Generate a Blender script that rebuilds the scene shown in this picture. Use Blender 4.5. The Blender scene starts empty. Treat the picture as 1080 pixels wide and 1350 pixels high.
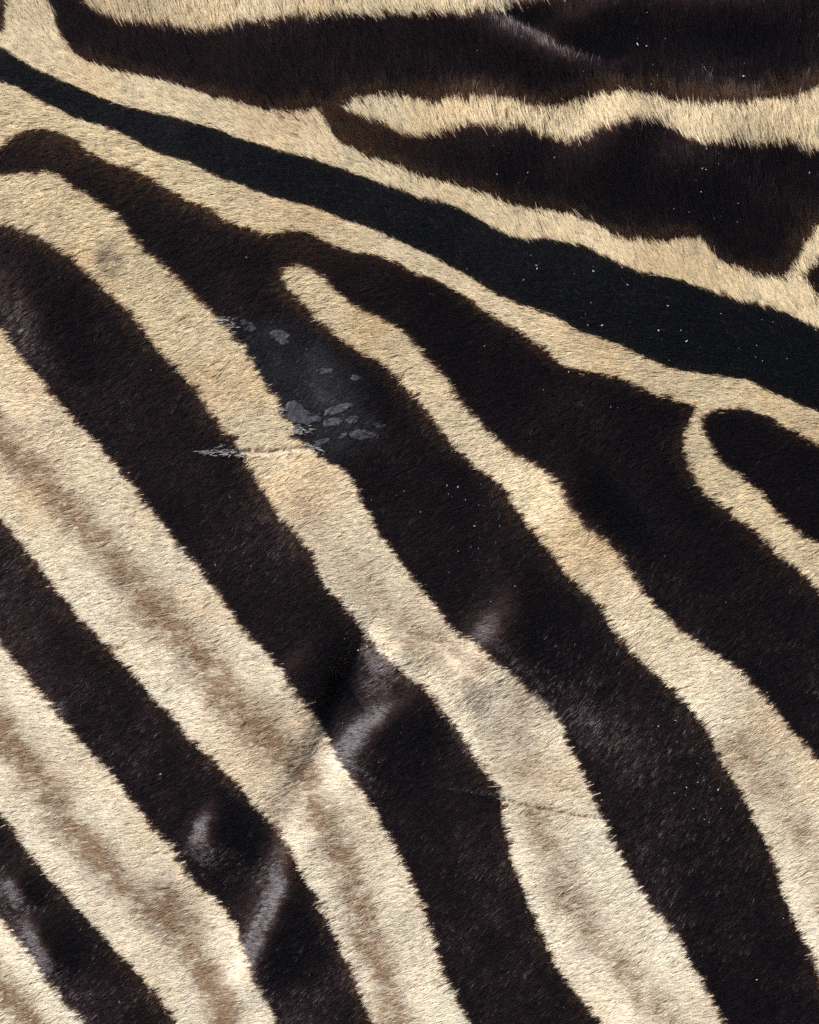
import bpy, math, random
import numpy as np

scene = bpy.context.scene
C = scene.collection
rng = np.random.default_rng(7)

# ------------------------------------------------------------------ scale
# The hide is laid out on a plan measured in plan units (1 unit = 0.69 mm).
S = 0.75 / 1080.0
PX, PY = 540.0, 675.0

# ------------------------------------------------------------------ camera
cam_d = bpy.data.cameras.new("camera")
cam = bpy.data.objects.new("camera", cam_d)
C.objects.link(cam)
CAM_H = 2.0                      # above the mean level of the coat
cam.location = (0, 0, CAM_H + 29 * S)
cam_d.sensor_fit = 'VERTICAL'
cam_d.sensor_height = 24.0
cam_d.lens = 24.0 * CAM_H / (1350 * S)
cam_d.clip_start = 0.01
cam_d.clip_end = 500
scene.camera = cam

# ------------------------------------------------------------------ light
SUN_EL, SUN_AZ_X, SUN_AZ_Y = 38.0, -0.82, 0.57      # towards the sun, plan directions
world = bpy.data.worlds.new("World")
scene.world = world
world.use_nodes = True
wn = world.node_tree
sky = wn.nodes.new('ShaderNodeTexSky')
sky.sky_type = 'NISHITA'
sky.sun_disc = False
sky.sun_elevation = math.radians(SUN_EL)
sky.sun_rotation = math.atan2(SUN_AZ_X, SUN_AZ_Y)
bg = wn.nodes['Background']
bg.inputs['Strength'].default_value = 0.055
sky.dust_density = 6.0
sky.ozone_density = 0.3
wn.links.new(sky.outputs[0], bg.inputs[0])

sun_d = bpy.data.lights.new("sun", 'SUN')
sun_d.energy = 4.2
sun_d.angle = math.radians(18)
sun_d.color = (0.91, 0.95, 1.03)
sun = bpy.data.objects.new("sun", sun_d)
C.objects.link(sun)
from mathutils import Vector
e = math.radians(SUN_EL)
n_ = math.hypot(SUN_AZ_X, SUN_AZ_Y)
to_sun = Vector((SUN_AZ_X / n_ * math.cos(e), SUN_AZ_Y / n_ * math.cos(e), math.sin(e)))
sun.rotation_euler = to_sun.to_track_quat('Z', 'Y').to_euler()
sun.location = to_sun * 5

scene.view_settings.view_transform = 'Standard'
scene.view_settings.look = 'None'
scene.view_settings.exposure = 0.66
scene.view_settings.gamma = 1.0
scene.cycles.max_bounces = 10
scene.cycles.transmission_bounces = 8
scene.cycles_curves.shape = 'RIBBONS'
scene.cycles.use_denoising = False
scene.cycles.filter_width = 1.6

# ------------------------------------------------------------------ stripe plan
def P(s):
    v = [float(x) for x in s.replace(';', ' ').replace(',', ' ').split()]
    return [(v[i], v[i + 1]) for i in range(0, len(v), 2)]

D1_TOP = P("85,-160 108,0 118,11 137,22 159,30 185,33 207,34 237,37 267,43 289,43 311,39 333,31 362,28 396,26 425,24 451,20 473,19 499,22 525,23 555,22 577,20 599,21 618,24 627,22 636,17 658,11 681,7 710,4 740,1 775,-60 800,-160")
D1_LOW = P("40,-160 62,0 72,25 85,55 100,72 120,80 150,88 190,97 230,110 270,122 310,132 345,143 370,146 400,143 425,139 451,137 465,126 500,122 540,125 570,129 600,125 640,124 680,128 702,134 724,139 742,135 761,128 795,120 828,120 865,126 902,131 947,135 998,131 1035,128 1058,120 1080,111 1150,90 1240,70")
D2_TOP = P("429,137 451,139 455,148 481,154 503,161 521,172 540,180 558,181 581,178 599,172 618,168 644,172 673,172 695,174 706,177 728,183 747,193 765,191 784,180 806,172 828,167 850,163 873,165 891,174 910,189 939,194 969,195 995,196 1021,193 1047,196 1065,202 1080,203 1150,215 1240,220")
D2_LOW = P("429,137 427,148 427,155 433,174 447,185 470,200 499,209 525,218 547,228 577,237 599,242 621,248 647,255 673,266 695,273 717,274 754,281 776,290 802,303 828,313 854,316 880,318 898,311 920,311 935,322 943,337 954,346 976,353 998,359 1024,364 1037,358 1046,344 1056,326 1067,308 1077,297 1130,272 1240,257")
D2B = P("1240,306 1130,328 1088,346 1072,354 1064,366 1065,375 1070,383 1084,391 1130,405 1240,414")
DS_TOP = P("-200,-10 -60,35 0,60 7,65 22,76 48,91 74,102 104,115 137,130 167,139 200,148 230,154 259,163 285,169 311,181 341,189 370,199 400,206 429,215 462,226 496,239 525,250 555,261 581,267 607,274 629,287 651,300 673,311 695,317 724,316 747,322 773,326 795,338 819,349 845,361 874,366 906,373 939,385 969,396 999,403 1024,409 1050,418 1069,429 1080,435 1150,470 1240,510")
DS_LOW = P("-200,30 -60,83 0,107 22,113 48,128 74,141 100,156 126,163 152,170 174,181 196,196 222,206 252,213 274,226 300,237 326,246 356,258 385,266 414,272 444,285 466,293 496,302 525,317 555,331 581,343 607,357 633,372 659,390 688,401 714,410 740,422 769,439 795,448 821,457 850,470 876,483 902,490 932,494 961,497 987,501 1013,513 1039,526 1061,535 1080,543 1150,575 1240,610")
D3_TOP = P("-200,250 -60,215 0,194 15,181 33,170 56,169 74,174 93,181 107,194 126,206 156,217 185,228 207,241 230,256 259,270 285,285 307,294 333,304 356,307 381,303 399,304 418,311 436,322 462,330 492,335 514,341 530,351 548,359 574,369 597,381 616,392 634,409 655,422 681,436 705,452 724,468 739,480 765,489 795,492 821,500 843,511 865,520 887,526 913,533 917,538 910,553 902,572 900,594 906,616 917,637 933,655 949,670 973,686 999,707 1024,731 1050,753 1073,775 1080,783 1150,850 1240,930")
D3B = P("1240,640 1130,610 1080,585 1061,577 1039,564 1017,551 995,542 973,538 947,541 932,548 928,557 936,579 947,601 969,620 991,638 1013,657 1024,672 1043,694 1065,709 1080,713 1150,735 1240,770")
P6_TOP = P("370,355 384,351 403,351 418,355 429,366 444,381 459,396 481,407 507,418 525,431 547,446 562,468 577,483 596,509 614,531 636,557 659,579 681,596 705,610 727,624 741,643 754,668 771,689 798,711 817,727 836,755 854,784 873,803 895,825 917,842 939,859 961,871 984,888 1002,907 1017,925 1036,947 1050,966 1069,988 1080,996 1150,1080 1240,1180")
P6_LOW = P("370,355 368,368 377,381 392,396 407,409 418,422 436,439 455,453 477,466 499,477 518,496 536,516 555,539 573,561 588,583 607,600 629,618 651,635 666,653 681,675 697,697 715,719 736,747 758,770 780,789 795,814 810,840 836,866 858,888 884,910 902,929 919,950 936,974 949,1001 965,1030 984,1065 999,1094 1013,1124 1028,1169 1039,1198 1054,1231 1069,1265 1080,1298 1120,1390 1170,1520")
P5_TOP = P("-200,265 -60,240 0,230 30,227 59,227 78,231 96,243 119,257 141,272 159,289 174,306 190,325 207,341 226,356 248,376 265,395 281,409 296,422 311,442 326,464 341,487 352,509 371,525 375,546 384,557 396,565 386,573 400,582 414,590 425,605 444,614 459,624 470,641 482,667 497,693 512,717 536,747 555,773 577,799 592,818 610,836 633,853 659,873 681,890 704,910 724,926 740,951 752,977 767,1012 781,1040 795,1076 810,1106 828,1139 847,1172 869,1202 895,1231 910,1265 928,1291 943,1320 960,1350 995,1420 1040,1520")
D4_TOP = P("-200,245 -60,280 0,296 22,304 44,315 67,325 85,338 107,358 126,375 141,389 159,405 181,431 200,453 222,479 241,498 259,516 270,539 285,561 300,576 315,598 330,624 344,650 363,677 385,704 407,733 421,759 436,784 459,810 477,833 496,859 518,877 540,896 559,910 577,936 597,960 616,987 636,1018 655,1039 662,1054 659,1076 666,1106 673,1135 683,1160 696,1196 710,1231 727,1265 742,1293 765,1320 790,1350 830,1420 880,1520")
P7_TOP = P("-200,200 -60,360 0,433 19,457 41,483 63,505 78,527 100,553 122,576 144,601 163,620 178,643 198,667 220,695 244,725 267,751 285,777 307,807 330,836 355,863 381,896 400,920 418,944 429,970 440,992 455,1014 473,1035 492,1065 510,1094 529,1124 544,1157 559,1194 573,1235 584,1272 599,1306 621,1350 650,1420 700,1520")
D5_TOP = P("-200,480 -60,625 0,688 26,718 48,751 70,777 89,799 111,825 137,851 159,877 181,899 207,929 228,953 254,981 281,1007 306,1031 330,1062 355,1090 378,1119 390,1142 405,1171 423,1207 440,1241 455,1274 470,1308 488,1350 520,1420 560,1520")
P8_TOP = P("-200,530 -60,745 0,840 19,870 41,896 63,921 86,949 107,977 130,1001 153,1026 181,1061 200,1087 226,1117 244,1143 263,1169 285,1187 307,1217 319,1239 326,1265 341,1294 356,1324 367,1350 395,1420 430,1520")
D6_TOP = P("-200,820 -60,995 0,1076 19,1102 37,1128 59,1154 81,1180 107,1206 130,1231 152,1257 178,1283 200,1313 226,1350 275,1420 340,1520")
P9_TOP = P("-200,940 -60,1125 0,1206 19,1231 37,1257 59,1287 81,1313 100,1335 111,1350 170,1420 250,1520")

X0, X1, Y0, Y1 = -110, 1190, -110, 1460          # extent of the hide on the plan
W_, H_ = X1 - X0, Y1 - Y0
lab = np.zeros((H_, W_), np.uint8)

def paint(poly, val):
    a = np.array(poly) - (X0, Y0)
    b = np.roll(a, -1, axis=0)
    for r in range(H_):
        y = r + 0.5
        m = (a[:, 1] <= y) != (b[:, 1] <= y)
        if not m.any():
            continue
        xs = np.sort(a[m, 0] + (y - a[m, 1]) * (b[m, 0] - a[m, 0]) / (b[m, 1] - a[m, 1]))
        for i in range(0, len(xs) - 1, 2):
            i0, i1 = int(max(0, math.ceil(xs[i] - .5))), int(min(W_, math.ceil(xs[i + 1] - .5)))
            if i1 > i0:
                lab[r, i0:i1] = val

def below(edge, val):
    paint(edge + [(edge[-1][0], 4000), (-3000, 4000), (-3000, edge[0][1])], val)

# label ids
(PU, PT, D1, PW, D2, DB, DS, PL, D3, D3X, P6, P5, D4, P7, D5, P8, D6, P9, D0) = range(19)
DARK = np.array([0, 0, 1, 0, 1, 1, 1, 0, 1, 1, 0, 0, 1, 0, 1, 0, 1, 0, 1], bool)
paint(D1_TOP + [(800, -400), (85, -400)], PT)
paint(D1_LOW + [(1500, 70), (1500, -400), (800, -400)] + D1_TOP[::-1] + [(85, -400), (40, -400)], D1)
i451 = [i for i, p in enumerate(D1_LOW) if p[0] == 451][0]
paint(D1_LOW[i451:] + D2_TOP[:0:-1], PW)
paint(D2_TOP + D2_LOW[::-1], D2)
paint(D2B, DB)
below(DS_TOP, DS)
paint(P("-200,-160 -1,-160 5,0 5,15 3,28 0,40 -60,20 -200,-30"), D0)
below(DS_LOW, PL)
below(D3_TOP, D3)
paint(D3B, D3X)
paint(P6_TOP + P6_LOW[::-1], P6)
below(P5_TOP, P5)
below(D4_TOP, D4)
below(P7_TOP, P7)
below(D5_TOP, D5)
below(P8_TOP, P8)
below(D6_TOP, D6)
below(P9_TOP, P9)

# ------------------------------------------------------------------ fields on the plan
def noise(x, y, cell, seed):
    r = np.random.default_rng(seed)
    g = r.random((int(4000 / cell) + 4, int(4000 / cell) + 4)) * 2 - 1
    u, v = (x + 1000) / cell, (y + 1000) / cell
    i, j = u.astype(int), v.astype(int)
    f, h = u - i, v - j
    f = f * f * (3 - 2 * f); h = h * h * (3 - 2 * h)
    return (g[j, i] * (1 - f) + g[j, i + 1] * f) * (1 - h) + (g[j + 1, i] * (1 - f) + g[j + 1, i + 1] * f) * h

def seg_dist(x, y, pts):
    """distance to a polyline, and how far along it (0..1)"""
    best = np.full(x.shape, 1e9); along = np.zeros(x.shape); side = np.zeros(x.shape)
    n = len(pts) - 1
    for k in range(n):
        ax, ay = pts[k]; bx, by = pts[k + 1]
        dx, dy = bx - ax, by - ay
        t = np.clip(((x - ax) * dx + (y - ay) * dy) / (dx * dx + dy * dy), 0, 1)
        d = np.hypot(x - ax - t * dx, y - ay - t * dy)
        m = d < best
        best = np.where(m, d, best); along = np.where(m, (k + t) / n, along)
        side = np.where(m, np.sign((x - ax) * dy - (y - ay) * dx), side)
    return best, along, side

def ss(a, b, x):
    t = np.clip((x - a) / (b - a), 0, 1)
    return t * t * (3 - 2 * t)

V1 = P("520,800 485,835 462,890 440,955 412,1020 372,1085 345,1150 300,1178 240,1212 190,1250")
CREASE = P("500,868 535,838 575,850 610,880 650,895")
SEAM = P("590,1040 640,1046 665,1053 700,1063 740,1070 775,1077 800,1080")
SCAR = P("262,594 300,594 340,596 380,592 420,590")

# shoulders of the folds: the skin climbs to one side of the path, then eases back: path, rise, run
STEPS = [
    (P("585,900 552,915 515,938 482,962 455,990 440,1010"), -22, 14),
    (P("388,1125 375,1175 352,1220 330,1270 312,1310"), -25, 14),
    (P("460,825 420,850 385,880 350,915"), -17, 17),
    (P("705,745 672,800 640,840 600,885"), -29, 24),
    (P("305,1045 275,1085 252,1130"), -17, 13),
    (P("650,885 610,890 570,915"), -6, 26),
    (P("790,600 745,640 715,690"), -23, 24),
    (P("20,310 35,380 55,460 70,520"), -6, 20),
    (P("30,1205 60,1250 75,1295"), -15, 12), (P("15,1150 30,1180 30,1200"), -8, 9),
    (P("830,20 760,35 700,50"), -10, 18),
]
# gentle bulges: x, y, height, spread along, spread across, angle
BUMPS = [
    (340, 900, 8, 70, 40, -50), (527, 862, 7, 30, 20, 20), (335, 1290, 6, 40, 30, -60), (610, 905, 6, 50, 30, -40),
    (400, 1120, 8, 50, 30, -50), (60, 1255, 6, 50, 28, 50), (35, 1175, 5, 30, 20, 50),
    (60, 420, 8, 90, 50, 60), (690, 78, 11, 110, 30, 27), (800, 20, 13, 70, 40, 20),
    (960, 30, 14, 90, 40, 10), (820, 190, 16, 60, 40, -60), (910, 235, 13, 80, 50, 0), (660, 200, 12, 60, 50, 60),
    (980, 160, 10, 90, 40, 20), (640, 640, -6, 80, 60, 50), (740, 960, -8, 80, 50, 40),
    (870, 1000, -2, 120, 70, 40), (560, 1000, -4, 80, 60, 40), (700, 1120, 3, 90, 60, 60),
    (980, 960, 4, 110, 60, 50), (420, 700, 4, 90, 60, 60), (480, 520, 5, 60, 40, 40),
    (170, 700, 5, 140, 60, 50), (120, 900, 5, 120, 60, 50), (480, 1180, 3, 120, 60, 65), (260, 860, -3, 100, 40, 50),
    (700, 480, -5, 90, 50, 30), (850, 380, 5, 90, 50, 25),
]

def height(x, y):
    z = 3.6 * noise(x, y, 230, 11) + 1.6 * noise(x, y, 90, 12) + 0.7 * noise(x, y, 38, 13)
    for bx, by, hh, sa, sb, an in BUMPS:
        c, s = math.cos(math.radians(an)), math.sin(math.radians(an))
        u = (x - bx) * c + (y - by) * s
        v = -(x - bx) * s + (y - by) * c
        z = z + hh * np.exp(-(u / sa) ** 2 - (v / sb) ** 2)
    d, t, sd = seg_dist(x, y, V1)
    depth = np.interp(t, [0, .12, .25, .36, .5, .7, .85, 1], [0, 8, 15, 12, 6.5, 8, 6, 0])
    wid = np.interp(t, [0, .2, .4, .6, 1], [16, 14, 22, 38, 34])
    wid = wid * np.where(sd > 0, np.interp(t, [0, .3, .55, 1], [2.9, 2.9, 1.0, 1.0]), 1)
    z = z - depth * np.exp(-(d / wid) ** 2) - 0.45 * depth * np.exp(-(d / (2.6 * wid)) ** 2)
    for path, rise, run in STEPS:
        d, t, sd = seg_dist(x, y, path)
        k = np.sin(np.pi * np.clip(t, 0, 1)) ** 1.3
        z = z - rise * k * (np.tanh(d * sd / run) * .5 + .5) * np.exp(-(np.maximum(d, 0) / (4.5 * run)) ** 2)
    d, t, sd = seg_dist(x, y, CREASE)
    z = z - 4.5 * np.sin(np.pi * np.clip(t, 0, 1)) * np.exp(-(d / 11) ** 2)
    d, t, sd = seg_dist(x, y, SEAM)
    z = z - 4 * np.sin(np.pi * np.clip(t, 0, 1)) ** .5 * np.exp(-(d / 3.2) ** 2) + sd * 3.0 * np.sin(np.pi * t) * np.exp(-(d / 16) ** 2)
    d, t, sd = seg_dist(x, y, SCAR)
    z = z - 6.0 * np.sin(np.pi * np.clip(t, 0, 1)) ** .5 * np.exp(-(d / 3.5) ** 2)
    # fold at the top, falling away to the upper right
    fold = P("600,8 650,30 700,55 745,82 790,98 840,104")
    d, t, sd = seg_dist(x, y, fold)
    k = np.sin(np.pi * np.clip(t, 0, 1))
    z = z - 9 * k * np.exp(-((d * sd * -1 + 16) / 17) ** 2)
    return z + 24.0

def world_pts(x, y, z):
    return np.stack([(x - PX) * S, (PY - y) * S, z * S], -1)

gx = np.arange(X0, X1 + 1, 2.0); gy = np.arange(Y0, Y1 + 1, 2.0)
GX, GY = np.meshgrid(gx, gy)
GZ = height(GX, GY)
HZY, HZX = np.gradient(GZ, 2.0)
print('max slope', np.hypot(HZX, HZY).max())

def samp(F, x, y):
    u = np.clip((x - X0) / 2, 0, F.shape[1] - 1.001); v = np.clip((y - Y0) / 2, 0, F.shape[0] - 1.001)
    i, j = u.astype(int), v.astype(int); f, h = u - i, v - j
    return (F[j, i] * (1 - f) + F[j, i + 1] * f) * (1 - h) + (F[j + 1, i] * (1 - f) + F[j + 1, i + 1] * f) * h

def blur(a, r):
    for ax in (0, 1):
        for _ in range(2):
            p = np.pad(a, [(r + 1, r) if k == ax else (0, 0) for k in (0, 1)], mode='edge').cumsum(ax)
            a = (np.take(p, range(2 * r + 1, p.shape[ax]), ax) - np.take(p, range(0, p.shape[ax] - 2 * r - 1), ax)) / (2 * r + 1)
    return a
darkmask = DARK[lab].astype(np.float64)
soft = blur(darkmask, 9)

def at_lab(x, y):
    return lab[np.clip((y - Y0).astype(int), 0, H_ - 1), np.clip((x - X0).astype(int), 0, W_ - 1)]
def at_soft(x, y):
    return soft[np.clip((y - Y0).astype(int), 0, H_ - 1), np.clip((x - X0).astype(int), 0, W_ - 1)]

# ------------------------------------------------------------------ materials
def mat(name):
    m = bpy.data.materials.new(name); m.use_nodes = True
    return m, m.node_tree, m.node_tree.nodes['Principled BSDF']

def skin_mat(name, c0, c1, rough):
    m, t, b = mat(name)
    tc = t.nodes.new('ShaderNodeTexCoord')
    nz = t.nodes.new('ShaderNodeTexNoise'); nz.inputs['Scale'].default_value = 320; nz.inputs['Detail'].default_value = 6
    cr = t.nodes.new('ShaderNodeValToRGB')
    cr.color_ramp.elements[0].color = (*c0, 1); cr.color_ramp.elements[1].color = (*c1, 1)
    cr.color_ramp.elements[0].position = .35; cr.color_ramp.elements[1].position = .65
    bp = t.nodes.new('ShaderNodeBump'); bp.inputs['Strength'].default_value = .5; bp.inputs['Distance'].default_value = .001
    t.links.new(tc.outputs['Object'], nz.inputs['Vector'])
    t.links.new(nz.outputs['Fac'], cr.inputs['Fac']); t.links.new(cr.outputs['Color'], b.inputs['Base Color'])
    t.links.new(nz.outputs['Fac'], bp.inputs['Height']); t.links.new(bp.outputs['Normal'], b.inputs['Normal'])
    b.inputs['Roughness'].default_value = rough
    b.inputs['Specular IOR Level'].default_value = .12
    return m
M_dark_skin = skin_mat('dark_hide_skin', (.006, .004, .004), (.012, .009, .009), .7)
M_pale_skin = skin_mat('pale_hide_skin', (.40, .31, .20), (.50, .40, .27), .8)
M_flake = skin_mat('bare_grey_skin', (.020, .0205, .022), (.060, .062, .067), .5)
M_scar = skin_mat('scar_skin', (.35, .32, .30), (.6, .57, .54), .6)
M_ground = skin_mat('ground', (.14, .12, .10), (.20, .18, .15), .9)
M_lint = skin_mat('lint', (.35, .35, .35), (.65, .65, .65), .9)

m_fur = bpy.data.materials.new('fur'); m_fur.use_nodes = True
t = m_fur.node_tree; t.nodes.clear()
out = t.nodes.new('ShaderNodeOutputMaterial')
hb = t.nodes.new('ShaderNodeBsdfHairPrincipled')
hb.model = 'CHIANG'; hb.parametrization = 'COLOR'
at = t.nodes.new('ShaderNodeAttribute'); at.attribute_name = 'hair_colour'
t.links.new(at.outputs['Color'], hb.inputs['Color'])
hb.inputs['Roughness'].default_value = .17
hb.inputs['IOR'].default_value = 1.6
hb.inputs['Radial Roughness'].default_value = .5
hb.inputs['Coat'].default_value = 0.0
t.links.new(hb.outputs[0], out.inputs['Surface'])

m_pale = bpy.data.materials.new('pale_fur'); m_pale.use_nodes = True
t = m_pale.node_tree
at = t.nodes.new('ShaderNodeAttribute'); at.attribute_name = 'hair_colour'
pb = t.nodes['Principled BSDF']
t.links.new(at.outputs['Color'], pb.inputs['Base Color'])
pb.inputs['Roughness'].default_value = .5
pb.inputs['Specular IOR Level'].default_value = .25

# ------------------------------------------------------------------ things
def child(name, data, parent, m=None, label=None):
    o = bpy.data.objects.new(name, data); C.objects.link(o)
    if parent is not None:
        o.parent = parent
    if m is not None:
        data.materials.append(m)
    if label:
        o['label'] = label
    return o

def pmesh(name, v, f):
    me = bpy.data.meshes.new(name); me.from_pydata([tuple(p) for p in v], [], [tuple(q) for q in f]); me.update()
    return me

hide = bpy.data.objects.new('zebra_hide', None); C.objects.link(hide)
hide['label'] = 'tanned zebra hide with dark brown and cream striped fur and a worn bald spot'
hide['category'] = 'animal hide'

INFO = {
    PU: ('pale_stripe', 'cream stripe along the upper side of the black spine stripe'),
    PT: ('pale_stripe', 'cream patch at the top edge above the uppermost dark stripe'),
    D1: ('dark_stripe', 'broad dark stripe across the top, widening to the right over a fold'),
    PW: ('pale_stripe', 'cream wedge between the two upper dark stripes'),
    D2: ('dark_stripe', 'wavy dark stripe above the spine stripe with a pointed left end'),
    DB: ('dark_stripe', 'small dark spot at the right edge above the spine stripe'),
    DS: ('spine_stripe', 'straight neutral black stripe running along the spine'),
    PL: ('pale_stripe', 'narrow cream stripe along the lower side of the black spine stripe'),
    D3: ('dark_stripe', 'forked dark stripe with the worn bald spot, split by a cream tongue'),
    D3X: ('dark_stripe', 'rounded dark stripe end at the right edge below the spine stripe'),
    P6: ('pale_stripe', 'cream tongue starting beside the bald spot and widening to lower right'),
    P5: ('pale_stripe', 'long cream stripe from the left edge past the bald spot to the bottom'),
    D4: ('dark_stripe', 'long dark stripe with the deep crease'),
    P7: ('pale_stripe', 'cream stripe with a brown shadow line and a dent near the crease'),
    D5: ('dark_stripe', 'dark stripe in the lower left with two glossy ridges'),
    P8: ('pale_stripe', 'cream stripe with a brown shadow line in the lower left'),
    D6: ('dark_stripe', 'dark stripe crossing the bottom left corner'),
    P9: ('pale_stripe', 'small cream patch in the bottom left corner'),
    D0: ('dark_stripe', 'sliver of dark fur in the top left corner'),
}

# hide skin, cut along the stripes
ST = 5.0
sx = np.arange(X0, X1 + .1, ST); sy = np.arange(Y0, Y1 + .1, ST)
SX, SY = np.meshgrid(sx, sy)
SZ = samp(GZ, SX, SY)
SV = world_pts(SX, SY, SZ).reshape(-1, 3)
nxq, nyq = len(sx) - 1, len(sy) - 1
ci, cj = np.meshgrid(np.arange(nxq), np.arange(nyq))
q = np.stack([cj * (nxq + 1) + ci, (cj + 1) * (nxq + 1) + ci, (cj + 1) * (nxq + 1) + ci + 1, cj * (nxq + 1) + ci + 1], -1).reshape(-1, 4)
qlab = at_lab((sx[ci] + ST / 2).ravel(), (sy[cj] + ST / 2).ravel())
THICK = 2.2 * S
stripe = {}
for L, (nm, lb) in INFO.items():
    fq = q[qlab == L]
    if not len(fq):
        continue
    used, inv = np.unique(fq, return_inverse=True)
    inv = inv.reshape(-1, 4)
    v = SV[used]; n = len(v)
    vv = np.concatenate([v, v - (0, 0, THICK)])
    edges = np.concatenate([inv[:, [0, 1]], inv[:, [1, 2]], inv[:, [2, 3]], inv[:, [3, 0]]])
    key = {}
    for a, b in edges.tolist():
        key[(a, b)] = 1
    rim = [(a, a + n, b + n, b) for (a, b) in key if (b, a) not in key]
    faces = inv.tolist() + (inv[:, ::-1] + n).tolist() + rim
    me = pmesh(nm, vv, faces)
    me.polygons.foreach_set('use_smooth', [True] * len(me.polygons))
    stripe[L] = child(nm, me, hide, M_dark_skin if DARK[L] else M_pale_skin, lb)

# ------------------------------------------------------------------ fur
BALD = P("330,430 352,418 385,425 420,440 455,470 478,490 500,530 505,575 470,598 430,600 408,588 388,572 376,545 368,520 350,500 338,465")
bald = np.zeros((H_, W_), np.uint8)
_keep = lab; lab = bald; paint(BALD, 1); lab = _keep
bald = blur(bald.astype(float), 15)

SHADOW = [   # brown shadow lines of the coat; last entries also paint fold shade: path, width, strength
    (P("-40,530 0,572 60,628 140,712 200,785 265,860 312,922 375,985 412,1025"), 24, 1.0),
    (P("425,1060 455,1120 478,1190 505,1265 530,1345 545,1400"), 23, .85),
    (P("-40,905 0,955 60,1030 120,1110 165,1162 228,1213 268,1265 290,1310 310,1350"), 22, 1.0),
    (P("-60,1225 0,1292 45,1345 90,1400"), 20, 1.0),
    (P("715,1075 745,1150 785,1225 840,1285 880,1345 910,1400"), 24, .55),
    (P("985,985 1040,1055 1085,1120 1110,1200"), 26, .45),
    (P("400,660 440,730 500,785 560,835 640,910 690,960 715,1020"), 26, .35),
    (P("415,985 400,1035 372,1080"), 22, .6), (P("225,1185 245,1215 262,1240"), 24, .8), (P("690,925 680,965 700,1000"), 40, .4),  # shadow-line brown plus painted shade on the fold slopes
    (P("545,835 590,845 640,880"), 20, .5),  # shade of the crease, painted in brown
]
ANG = ([-400, -150, -60, 0, 60, 140, 260, 600], [243, 243, 226, 203, 190, 176, 168, 168])

def fur(area, dens, lenmul=1.0):
    x0, x1, y0, y1 = area
    n = int((x1 - x0) * (y1 - y0) * dens)
    return rng.uniform(x0, x1, n), rng.uniform(y0, y1, n)

DENS = 0.54
xs, ys = fur((X0 + 1, X1 - 1, Y0 + 1, Y1 - 1), DENS)
# thin the coat a little where it lies outside the picture
inside = (xs > -35) & (xs < 1115) & (ys > -35) & (ys < 1385)
keep = inside | (rng.random(len(xs)) < .6)
xs, ys = xs[keep], ys[keep]
n = len(xs)
# hairs gather in small tufts: every root joins the nearest tuft centre of a jittered grid
CL = 5.0
gw, gh = int(W_ / CL) + 4, int(H_ / CL) + 4
tcx = (np.arange(gw)[None] - 1 + rng.uniform(.05, .95, (gh, gw))) * CL + X0
tcy = (np.arange(gh)[:, None] - 1 + rng.uniform(.05, .95, (gh, gw))) * CL + Y0
ui = ((xs - X0) / CL).astype(int) + 1; vi = ((ys - Y0) / CL).astype(int) + 1
bd2 = np.full(n, 1e9); tid = np.zeros(n, int)
for oj in (-1, 0, 1):
    for oi in (-1, 0, 1):
        ii, jj = ui + oi, vi + oj
        d2 = (tcx[jj, ii] - xs) ** 2 + (tcy[jj, ii] - ys) ** 2
        m = d2 < bd2
        bd2 = np.where(m, d2, bd2); tid = np.where(m, jj * gw + ii, tid)
tx, ty = tcx.ravel()[tid], tcy.ravel()[tid]
NT = gw * gh
t_len = (rng.uniform(.7, 1.2, NT) * np.where(rng.random(NT) < .12, 1.35, 1))[tid]; t_ang = rng.normal(0, 8, NT)[tid]
t_lift = rng.uniform(.7, 1.3, NT)[tid]; t_val = rng.normal(0, 1, NT)[tid]; t_grip = rng.uniform(.25, .95, NT)[tid]
loose = rng.random(n) < .28                       # stray hairs that follow no tuft
sf = at_soft(xs, ys)
bd = bald[np.clip((ys - Y0).astype(int), 0, H_ - 1), np.clip((xs - X0).astype(int), 0, W_ - 1)]

bd = np.clip(bd * (1 + .45 * noise(xs, ys, 26, 71) + .3 * noise(xs, ys, 9, 72)), 0, 1)      # patchy, not an even oval

# flow of the coat
dn = ((ys - 85) * 1080 - xs * 405) / math.hypot(1080, 405)
ang = np.interp(dn, ANG[0], ANG[1])
ang = ang + 9 * noise(xs, ys, 170, 41) + 8 * noise(xs, ys, 45, 42) + 6 * noise(xs, ys, 13, 43) + (t_ang * .8 + rng.normal(0, 5, n)) * (1 - .6 * np.clip(bd, 0, 1))
low = ss(150, 350, dn)
ang = ang - 14 * low * ss(500, 900, xs) * ss(1300, 800, ys) - 16 * np.exp(-((xs - 30) / 120) ** 2 - ((ys - 300) / 90) ** 2)
a = np.radians(ang)
dx, dy = np.cos(a), np.sin(a)

# length
ln = np.interp(dn, [-300, -80, 0, 120, 400], [28, 24, 15, 16.5, 15]) * rng.uniform(.75, 1.1, n) * t_len
ln *= 1 - .15 * np.clip(bd * 1.3, 0, 1)
for path, w in ((SCAR, 5), (SEAM, 5)):
    d, tt, sd = seg_dist(xs, ys, path)
    ln *= 1 - .6 * np.exp(-(d / w) ** 2)
# root label, taken tuft by tuft so that stripe borders break into points
lx = np.where(loose, xs + rng.normal(0, 2.8, n), tx); ly = np.where(loose, ys + rng.normal(0, 2.8, n), ty)
near = np.exp(-(dn / 55) ** 2)                      # beside the spine the border stays clean
lx = lx * (1 - near) + xs * near; ly = ly * (1 - near) + ys * near
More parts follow.
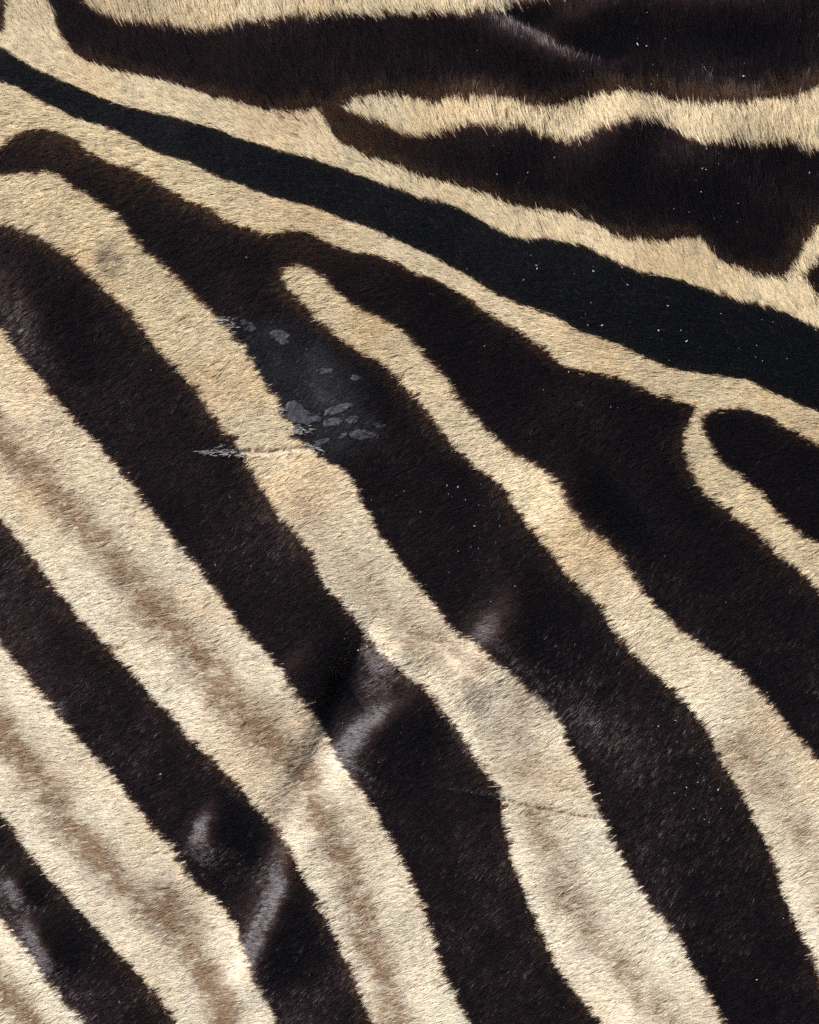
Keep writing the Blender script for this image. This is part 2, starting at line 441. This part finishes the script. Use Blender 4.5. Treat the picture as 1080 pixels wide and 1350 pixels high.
# the border shows where the tips lie, not the roots, and pale tips carry further than dark ones
rag = 1 - near
lx = lx + 2.4 * rag * noise(xs, ys, 16, 61); ly = ly + 2.4 * rag * noise(xs, ys, 16, 62)
rl = at_lab(lx + .30 * ln * dx, ly + .30 * ln * dy)
rl2 = at_lab(lx + .85 * ln * dx, ly + .85 * ln * dy)
rl = np.where(DARK[rl2] & ~DARK[rl], rl2, rl)
dk = DARK[rl]
lift = np.where(dk, np.interp(dn, [-70, 70], [.62, .82]), .74) * rng.uniform(.12, .28, n) * np.where(dk, 1 + .25 * (t_lift - 1), t_lift) * (1 + np.where(dk, .1, .22) * noise(xs, ys, 16, 44)) * np.interp(dn, [-100, 100, 400], [1.25, 1.0, .8])
lift *= 1 - .65 * np.clip(bd, 0, 1)

z = samp(GZ, xs, ys); zx = samp(HZX, xs, ys); zy = samp(HZY, xs, ys)
nl = np.sqrt(1 + zx ** 2 + zy ** 2)
N = np.stack([-zx / nl, -zy / nl, 1 / nl], -1)            # plan frame, y downwards
T = np.stack([dx, dy, zx * dx + zy * dy], -1); T /= np.linalg.norm(T, axis=1)[:, None]
B = np.cross(N, T)
curl = rng.normal(0, .10, n)
NP = 4
pts = np.zeros((n, NP, 3)); rad = np.zeros((n, NP))
R0 = 0.32 * rng.uniform(.75, 1.2, n)
for k in range(NP):
    s = k / (NP - 1)
    up = lift * np.where(dk, 1.30 * s - .32 * s * s, 1.55 * s - .75 * s * s)
    p = np.stack([xs, ys, z], -1) + ln[:, None] * (s * T * (1 - .1 * s) + up[:, None] * N + (curl * s * s)[:, None] * B)
    if k == 0:
        p -= N * .4
    pull = np.where(loose, 0, t_grip) * s ** .8
    p[:, 0] += (tx - xs) * pull; p[:, 1] += (ty - ys) * pull
    p[:, 2] += (zx * (tx - xs) + zy * (ty - ys)) * pull
    pts[:, k] = world_pts(p[:, 0], p[:, 1], p[:, 2])
    rad[:, k] = R0 * (1.0, .95, .72, .12)[k] * S

# pigment, with some fold shade painted into the brown
col = np.zeros((n, 3))
pale_a = np.array([.72, .592, .375]); pale_b = np.array([.80, .712, .54])
wl = np.clip(ss(250, 900, ys - .35 * xs) + .25 * noise(xs, ys, 120, 51), 0, 1)
pale = pale_a + (pale_b - pale_a) * wl[:, None]
pale = pale * (1 + .10 * noise(xs, ys, 60, 52) + .06 * noise(xs, ys, 14, 53))[:, None]
warm = np.clip(.5 * noise(xs, ys, 75, 54) + .1, 0, 1)
pale = pale * (1 - warm[:, None] * np.array([.10, .22, .34]))
brown = np.array([.275, .172, .097])
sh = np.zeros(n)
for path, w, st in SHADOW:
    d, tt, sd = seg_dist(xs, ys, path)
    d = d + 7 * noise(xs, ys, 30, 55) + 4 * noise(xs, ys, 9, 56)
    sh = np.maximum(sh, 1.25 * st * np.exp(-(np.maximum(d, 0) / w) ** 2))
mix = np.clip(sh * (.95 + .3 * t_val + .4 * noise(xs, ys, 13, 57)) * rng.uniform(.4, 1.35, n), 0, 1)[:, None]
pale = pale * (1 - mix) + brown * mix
spot = np.exp(-(np.hypot((xs - 152) / 17, (ys - 342) / 24) ** 3)) * (.82 + .15 * t_val)      # small round mark
spot = np.clip(spot * (1 - .65 * np.exp(-(np.hypot(xs - 153, ys - 344) / 7) ** 2)), 0, 1)[:, None]
pale = pale * (1 - spot) + np.array([.22, .165, .11]) * spot
pale = pale * (rng.uniform(.80, 1.10, n) * (1 + .05 * t_val))[:, None]
dark_c = np.array([.0090, .0047, .0044])
dk_col = np.repeat(dark_c[None], n, 0)
neutral = np.array([.0085, .0082, .0080])
isds = (rl == DS)[:, None]
dk_col = np.where(isds, neutral, dk_col)
edge = np.clip((1 - sf) * 2.0, 0, 1) ** 1.3
eb = np.clip(edge * rng.uniform(.3, 1.2, n) * np.interp(dn, [-300, -60, -10, 10, 80, 400], [.75, .75, .25, .25, .8, .32]), 0, 1)[:, None]
tip = np.where(rl == D2, .75 * ss(620, 450, xs), 0) + np.where(rl == D3, .55 * ss(125, 60, dn) * ss(620, 330, xs), 0)
eb = np.clip(eb + (tip * rng.uniform(.5, 1.1, n))[:, None], 0, 1)
dk_col = dk_col * (1 - eb) + np.array([.050, .027, .013]) * eb
dk_col = dk_col * (1 - bd[:, None]) + np.array([.0105, .0107, .0115]) * bd[:, None]
dk_col = dk_col * (rng.uniform(.65, 1.4, n) ** (1 - .3 * bd))[:, None]
col = np.where(dk[:, None], dk_col, pale)
col = np.clip(col, .002, .95)

def make_fur(sel, parent, mt):
    k = int(sel.sum())
    if k == 0:
        return
    cv = bpy.data.hair_curves.new('fur')
    cv.add_curves([NP] * k)
    cv.attributes['position'].data.foreach_set('vector', pts[sel].astype(np.float32).ravel())
    ra = cv.attributes.get('radius') or cv.attributes.new('radius', 'FLOAT', 'POINT')
    ra.data.foreach_set('value', rad[sel].astype(np.float32).ravel())
    ca = cv.attributes.new('hair_colour', 'FLOAT_COLOR', 'CURVE')
    c4 = np.ones((k, 4), np.float32); c4[:, :3] = col[sel]
    ca.data.foreach_set('color', c4.ravel())
    o = child('fur', cv, parent, mt)
    o['kind'] = 'stuff'
    return o
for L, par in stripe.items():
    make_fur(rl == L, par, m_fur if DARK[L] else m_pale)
print('hairs', n)

# ------------------------------------------------------------------ worn spot: bare skin flakes
worn = None
def patch(name, outline, parent, m, lift0, thick, label=None, seed=0):
    """a small raised scrap of bare skin with uneven outline, thickness and a domed top"""
    r = random.Random(seed)
    o_ = np.array(outline, float); c = o_.mean(0)
    ring = []
    k = len(o_)
    for i in range(k):
        p, q2 = o_[i], o_[(i + 1) % k]
        for t_ in (0, .25, .5, .75):
            pt = p + (q2 - p) * t_
            j_ = 1.3 if t_ in (0, .5) else .9
            ring.append(pt + (r.uniform(-j_, j_), r.uniform(-j_, j_)))
    ring = np.array(ring); m_ = len(ring)
    rows = []
    for f, hh in ((1.05, -1.8), (1.0, thick * .6), (.9, thick * 1.15), (.6, thick * .9), (.3, thick * .8)):
        rr = c + (ring - c) * f
        zz = samp(GZ, rr[:, 0], rr[:, 1]) + lift0 + hh + np.array([r.uniform(-.3, .3) for _ in range(m_)])
        rows.append(world_pts(rr[:, 0], rr[:, 1], zz))
    v = np.concatenate(rows + [world_pts(c[None, 0], c[None, 1], samp(GZ, c[None, 0], c[None, 1]) + lift0 + thick)])
    f = []
    for a_ in range(len(rows) - 1):
        for i in range(m_):
            j = (i + 1) % m_
            f.append((a_ * m_ + j, a_ * m_ + i, (a_ + 1) * m_ + i, (a_ + 1) * m_ + j))
    b_ = (len(rows) - 1) * m_
    for i in range(m_):
        f.append((b_ + (i + 1) % m_, b_ + i, len(v) - 1))
    me = pmesh(name, v, f)
    me.polygons.foreach_set('use_smooth', [True] * len(me.polygons))
    return child(name, me, parent, m, label)

FLAKES = [
    P("376,535 381,529 390,528 397,533 403,540 411,545 420,548 426,551 423,556 412,557 405,560 394,558 384,556 377,549"),
    P("427,549 429,541 437,536 447,534 459,531 467,535 458,539 450,544 440,547"),
    P("425,556 436,551 447,550 453,555 448,561 437,560 429,563"),
    P("446,578 450,572 458,569 455,576"), P("460,572 468,567 479,566 491,570 499,575 488,577 478,580 467,579"),
    P("455,552 466,547 476,551 470,557 462,559"), P("414,583 424,578 437,577 430,584 421,588"), P("492,560 502,556 511,561 501,565"),
    P("316,421 326,421 334,425 340,433 330,437 320,434"),
    P("355,438 364,434 374,436 384,440 378,447 382,452 372,455 364,448 356,444"),
    P("416,488 426,485 440,486 436,492 424,493"), P("464,494 472,493 478,498 470,503 462,499"),
]
for i, fl in enumerate(FLAKES):
    patch('skin_flake', fl, stripe[D3], M_flake, (.9, .5, .2)[0 if i == 0 else 1 if i in (1, 8, 9) else 2], .75, None, i)
# torn places where whitish skin fibres stick out of the coat
fx, fy, fa, fl_ = [], [], [], []
r = random.Random(9)
for (cx_, cy_, ex, ey, k_) in ((276, 595, 9, 2.5, 16), (300, 596, 14, 4, 60), (318, 599, 8, 3, 30), (290, 590, 8, 4, 14), (298, 421, 10, 4, 40), (310, 429, 6, 3, 22),
                               (396, 566, 12, 5, 60), (372, 540, 4, 5, 26), (412, 590, 9, 4, 40), (376, 595, 24, 2, 8), (668, 1054, 4, 4, 14)):
    for _ in range(k_ // 2):
        fx.append(cx_ + r.gauss(0, ex * .6)); fy.append(cy_ + r.gauss(0, ey * .6))
        fa.append(math.radians(r.choice([178, 182, 4, 172]) + r.gauss(0, 11))); fl_.append(r.uniform(4, 12))
fx, fy, fa, fl_ = map(np.array, (fx, fy, fa, fl_)); kf = len(fx)
fp = np.zeros((kf, 4, 3)); frad = np.zeros((kf, 4)); bend = rng.normal(0, .25, kf); zr = rng.uniform(1.2, 3.6, kf)
for k in range(4):
    q_ = k / 3
    ux = fx + fl_ * (q_ * np.cos(fa) - bend * q_ * q_ * np.sin(fa)); uy = fy + fl_ * (q_ * np.sin(fa) + bend * q_ * q_ * np.cos(fa))
    fp[:, k] = world_pts(ux, uy, samp(GZ, ux, uy) + zr + 1.5 * q_ * (1 - q_))
    frad[:, k] = (.5, .55, .4, .1)[k] * S * rng.uniform(.6, 1.5, kf)
cv = bpy.data.hair_curves.new('scar'); cv.add_curves([4] * kf)
cv.attributes['position'].data.foreach_set('vector', fp.astype(np.float32).ravel())
ra = cv.attributes.get('radius') or cv.attributes.new('radius', 'FLOAT', 'POINT')
ra.data.foreach_set('value', frad.astype(np.float32).ravel())
ca = cv.attributes.new('hair_colour', 'FLOAT_COLOR', 'CURVE')
c4 = np.ones((kf, 4), np.float32); c4[:, :3] = np.array([.24, .225, .21]) * rng.uniform(.3, 1.4, kf)[:, None]
ca.data.foreach_set('color', c4.ravel())
o = child('scar', cv, hide, m_pale, 'whitish torn fibres of skin around the bald spot'); o['kind'] = 'stuff'

# ------------------------------------------------------------------ lint
lv, lf = [], []
r = random.Random(5)
LINT = P("827,376 484,853 472,858 868,957 630,605 604,642 1067,228 923,255 840,60 852,62 980,101 1000,1045 905,1038 920,1031 947,1041 750,490 616,354 698,420 775,429 794,429 868,436 1005,476 880,404 897,436 905,450 950,414 700,337 782,358 560,520 665,900")
LINT_C = P('620,650 640,690 930,255 840,430 800,530 920,990 940,1040 860,70 1000,470 470,1020 660,200 850,760 700,390')
spots = [(x, y, r.uniform(.6, 1.2)) for x, y in LINT]
while len(spots) < 190:
    if r.random() < .6:
        cx_, cy_ = r.choice(LINT_C)
        x, y = r.gauss(cx_, 38), r.gauss(cy_, 38)
    else:
        x, y = r.uniform(0, 1080), r.uniform(0, 1350)
    L = int(at_lab(np.array([x]), np.array([y]))[0])
    if DARK[L] and r.random() < (1.0 if x + y * .3 > 500 else .4):
        spots.append((x, y, r.uniform(.25, .65)))
for x, y, s_ in spots:
    b0 = len(lv)
    zc = float(samp(GZ, np.array([x]), np.array([y]))[0]) + 5.5
    an = r.uniform(0, 6.28); el = r.choice([1, 1, 1.2, 1.5, 2.4])
    for j in range(6):
        t_ = j / 6 * 6.283
        u, v_ = math.cos(t_) * s_ * el, math.sin(t_) * s_ * .7
        rr = r.uniform(.7, 1.2)
        px, py = x + (u * math.cos(an) - v_ * math.sin(an)) * rr, y + (u * math.sin(an) + v_ * math.cos(an)) * rr
        lv.append(tuple(world_pts(np.array(px), np.array(py), np.array(zc))))
    lv.append(tuple(world_pts(np.array(x), np.array(y), np.array(zc + s_ * .7))))
    lv.append(tuple(world_pts(np.array(x), np.array(y), np.array(zc - s_ * .7))))
    for j in range(6):
        k = (j + 1) % 6
        lf.append((b0 + k, b0 + j, b0 + 6)); lf.append((b0 + j, b0 + k, b0 + 7))
lint = child('lint', pmesh('lint', lv, lf), None, M_lint, 'tiny white lint and dust specks caught in the dark fur of the hide')
lint['category'] = 'lint'; lint['kind'] = 'stuff'

# ------------------------------------------------------------------ ground under the hide
g = child('ground', pmesh('ground', [(-60, -60, 0), (60, -60, 0), (60, 60, 0), (-60, 60, 0)], [(0, 1, 2, 3)]), None, M_ground)
g['kind'] = 'structure'
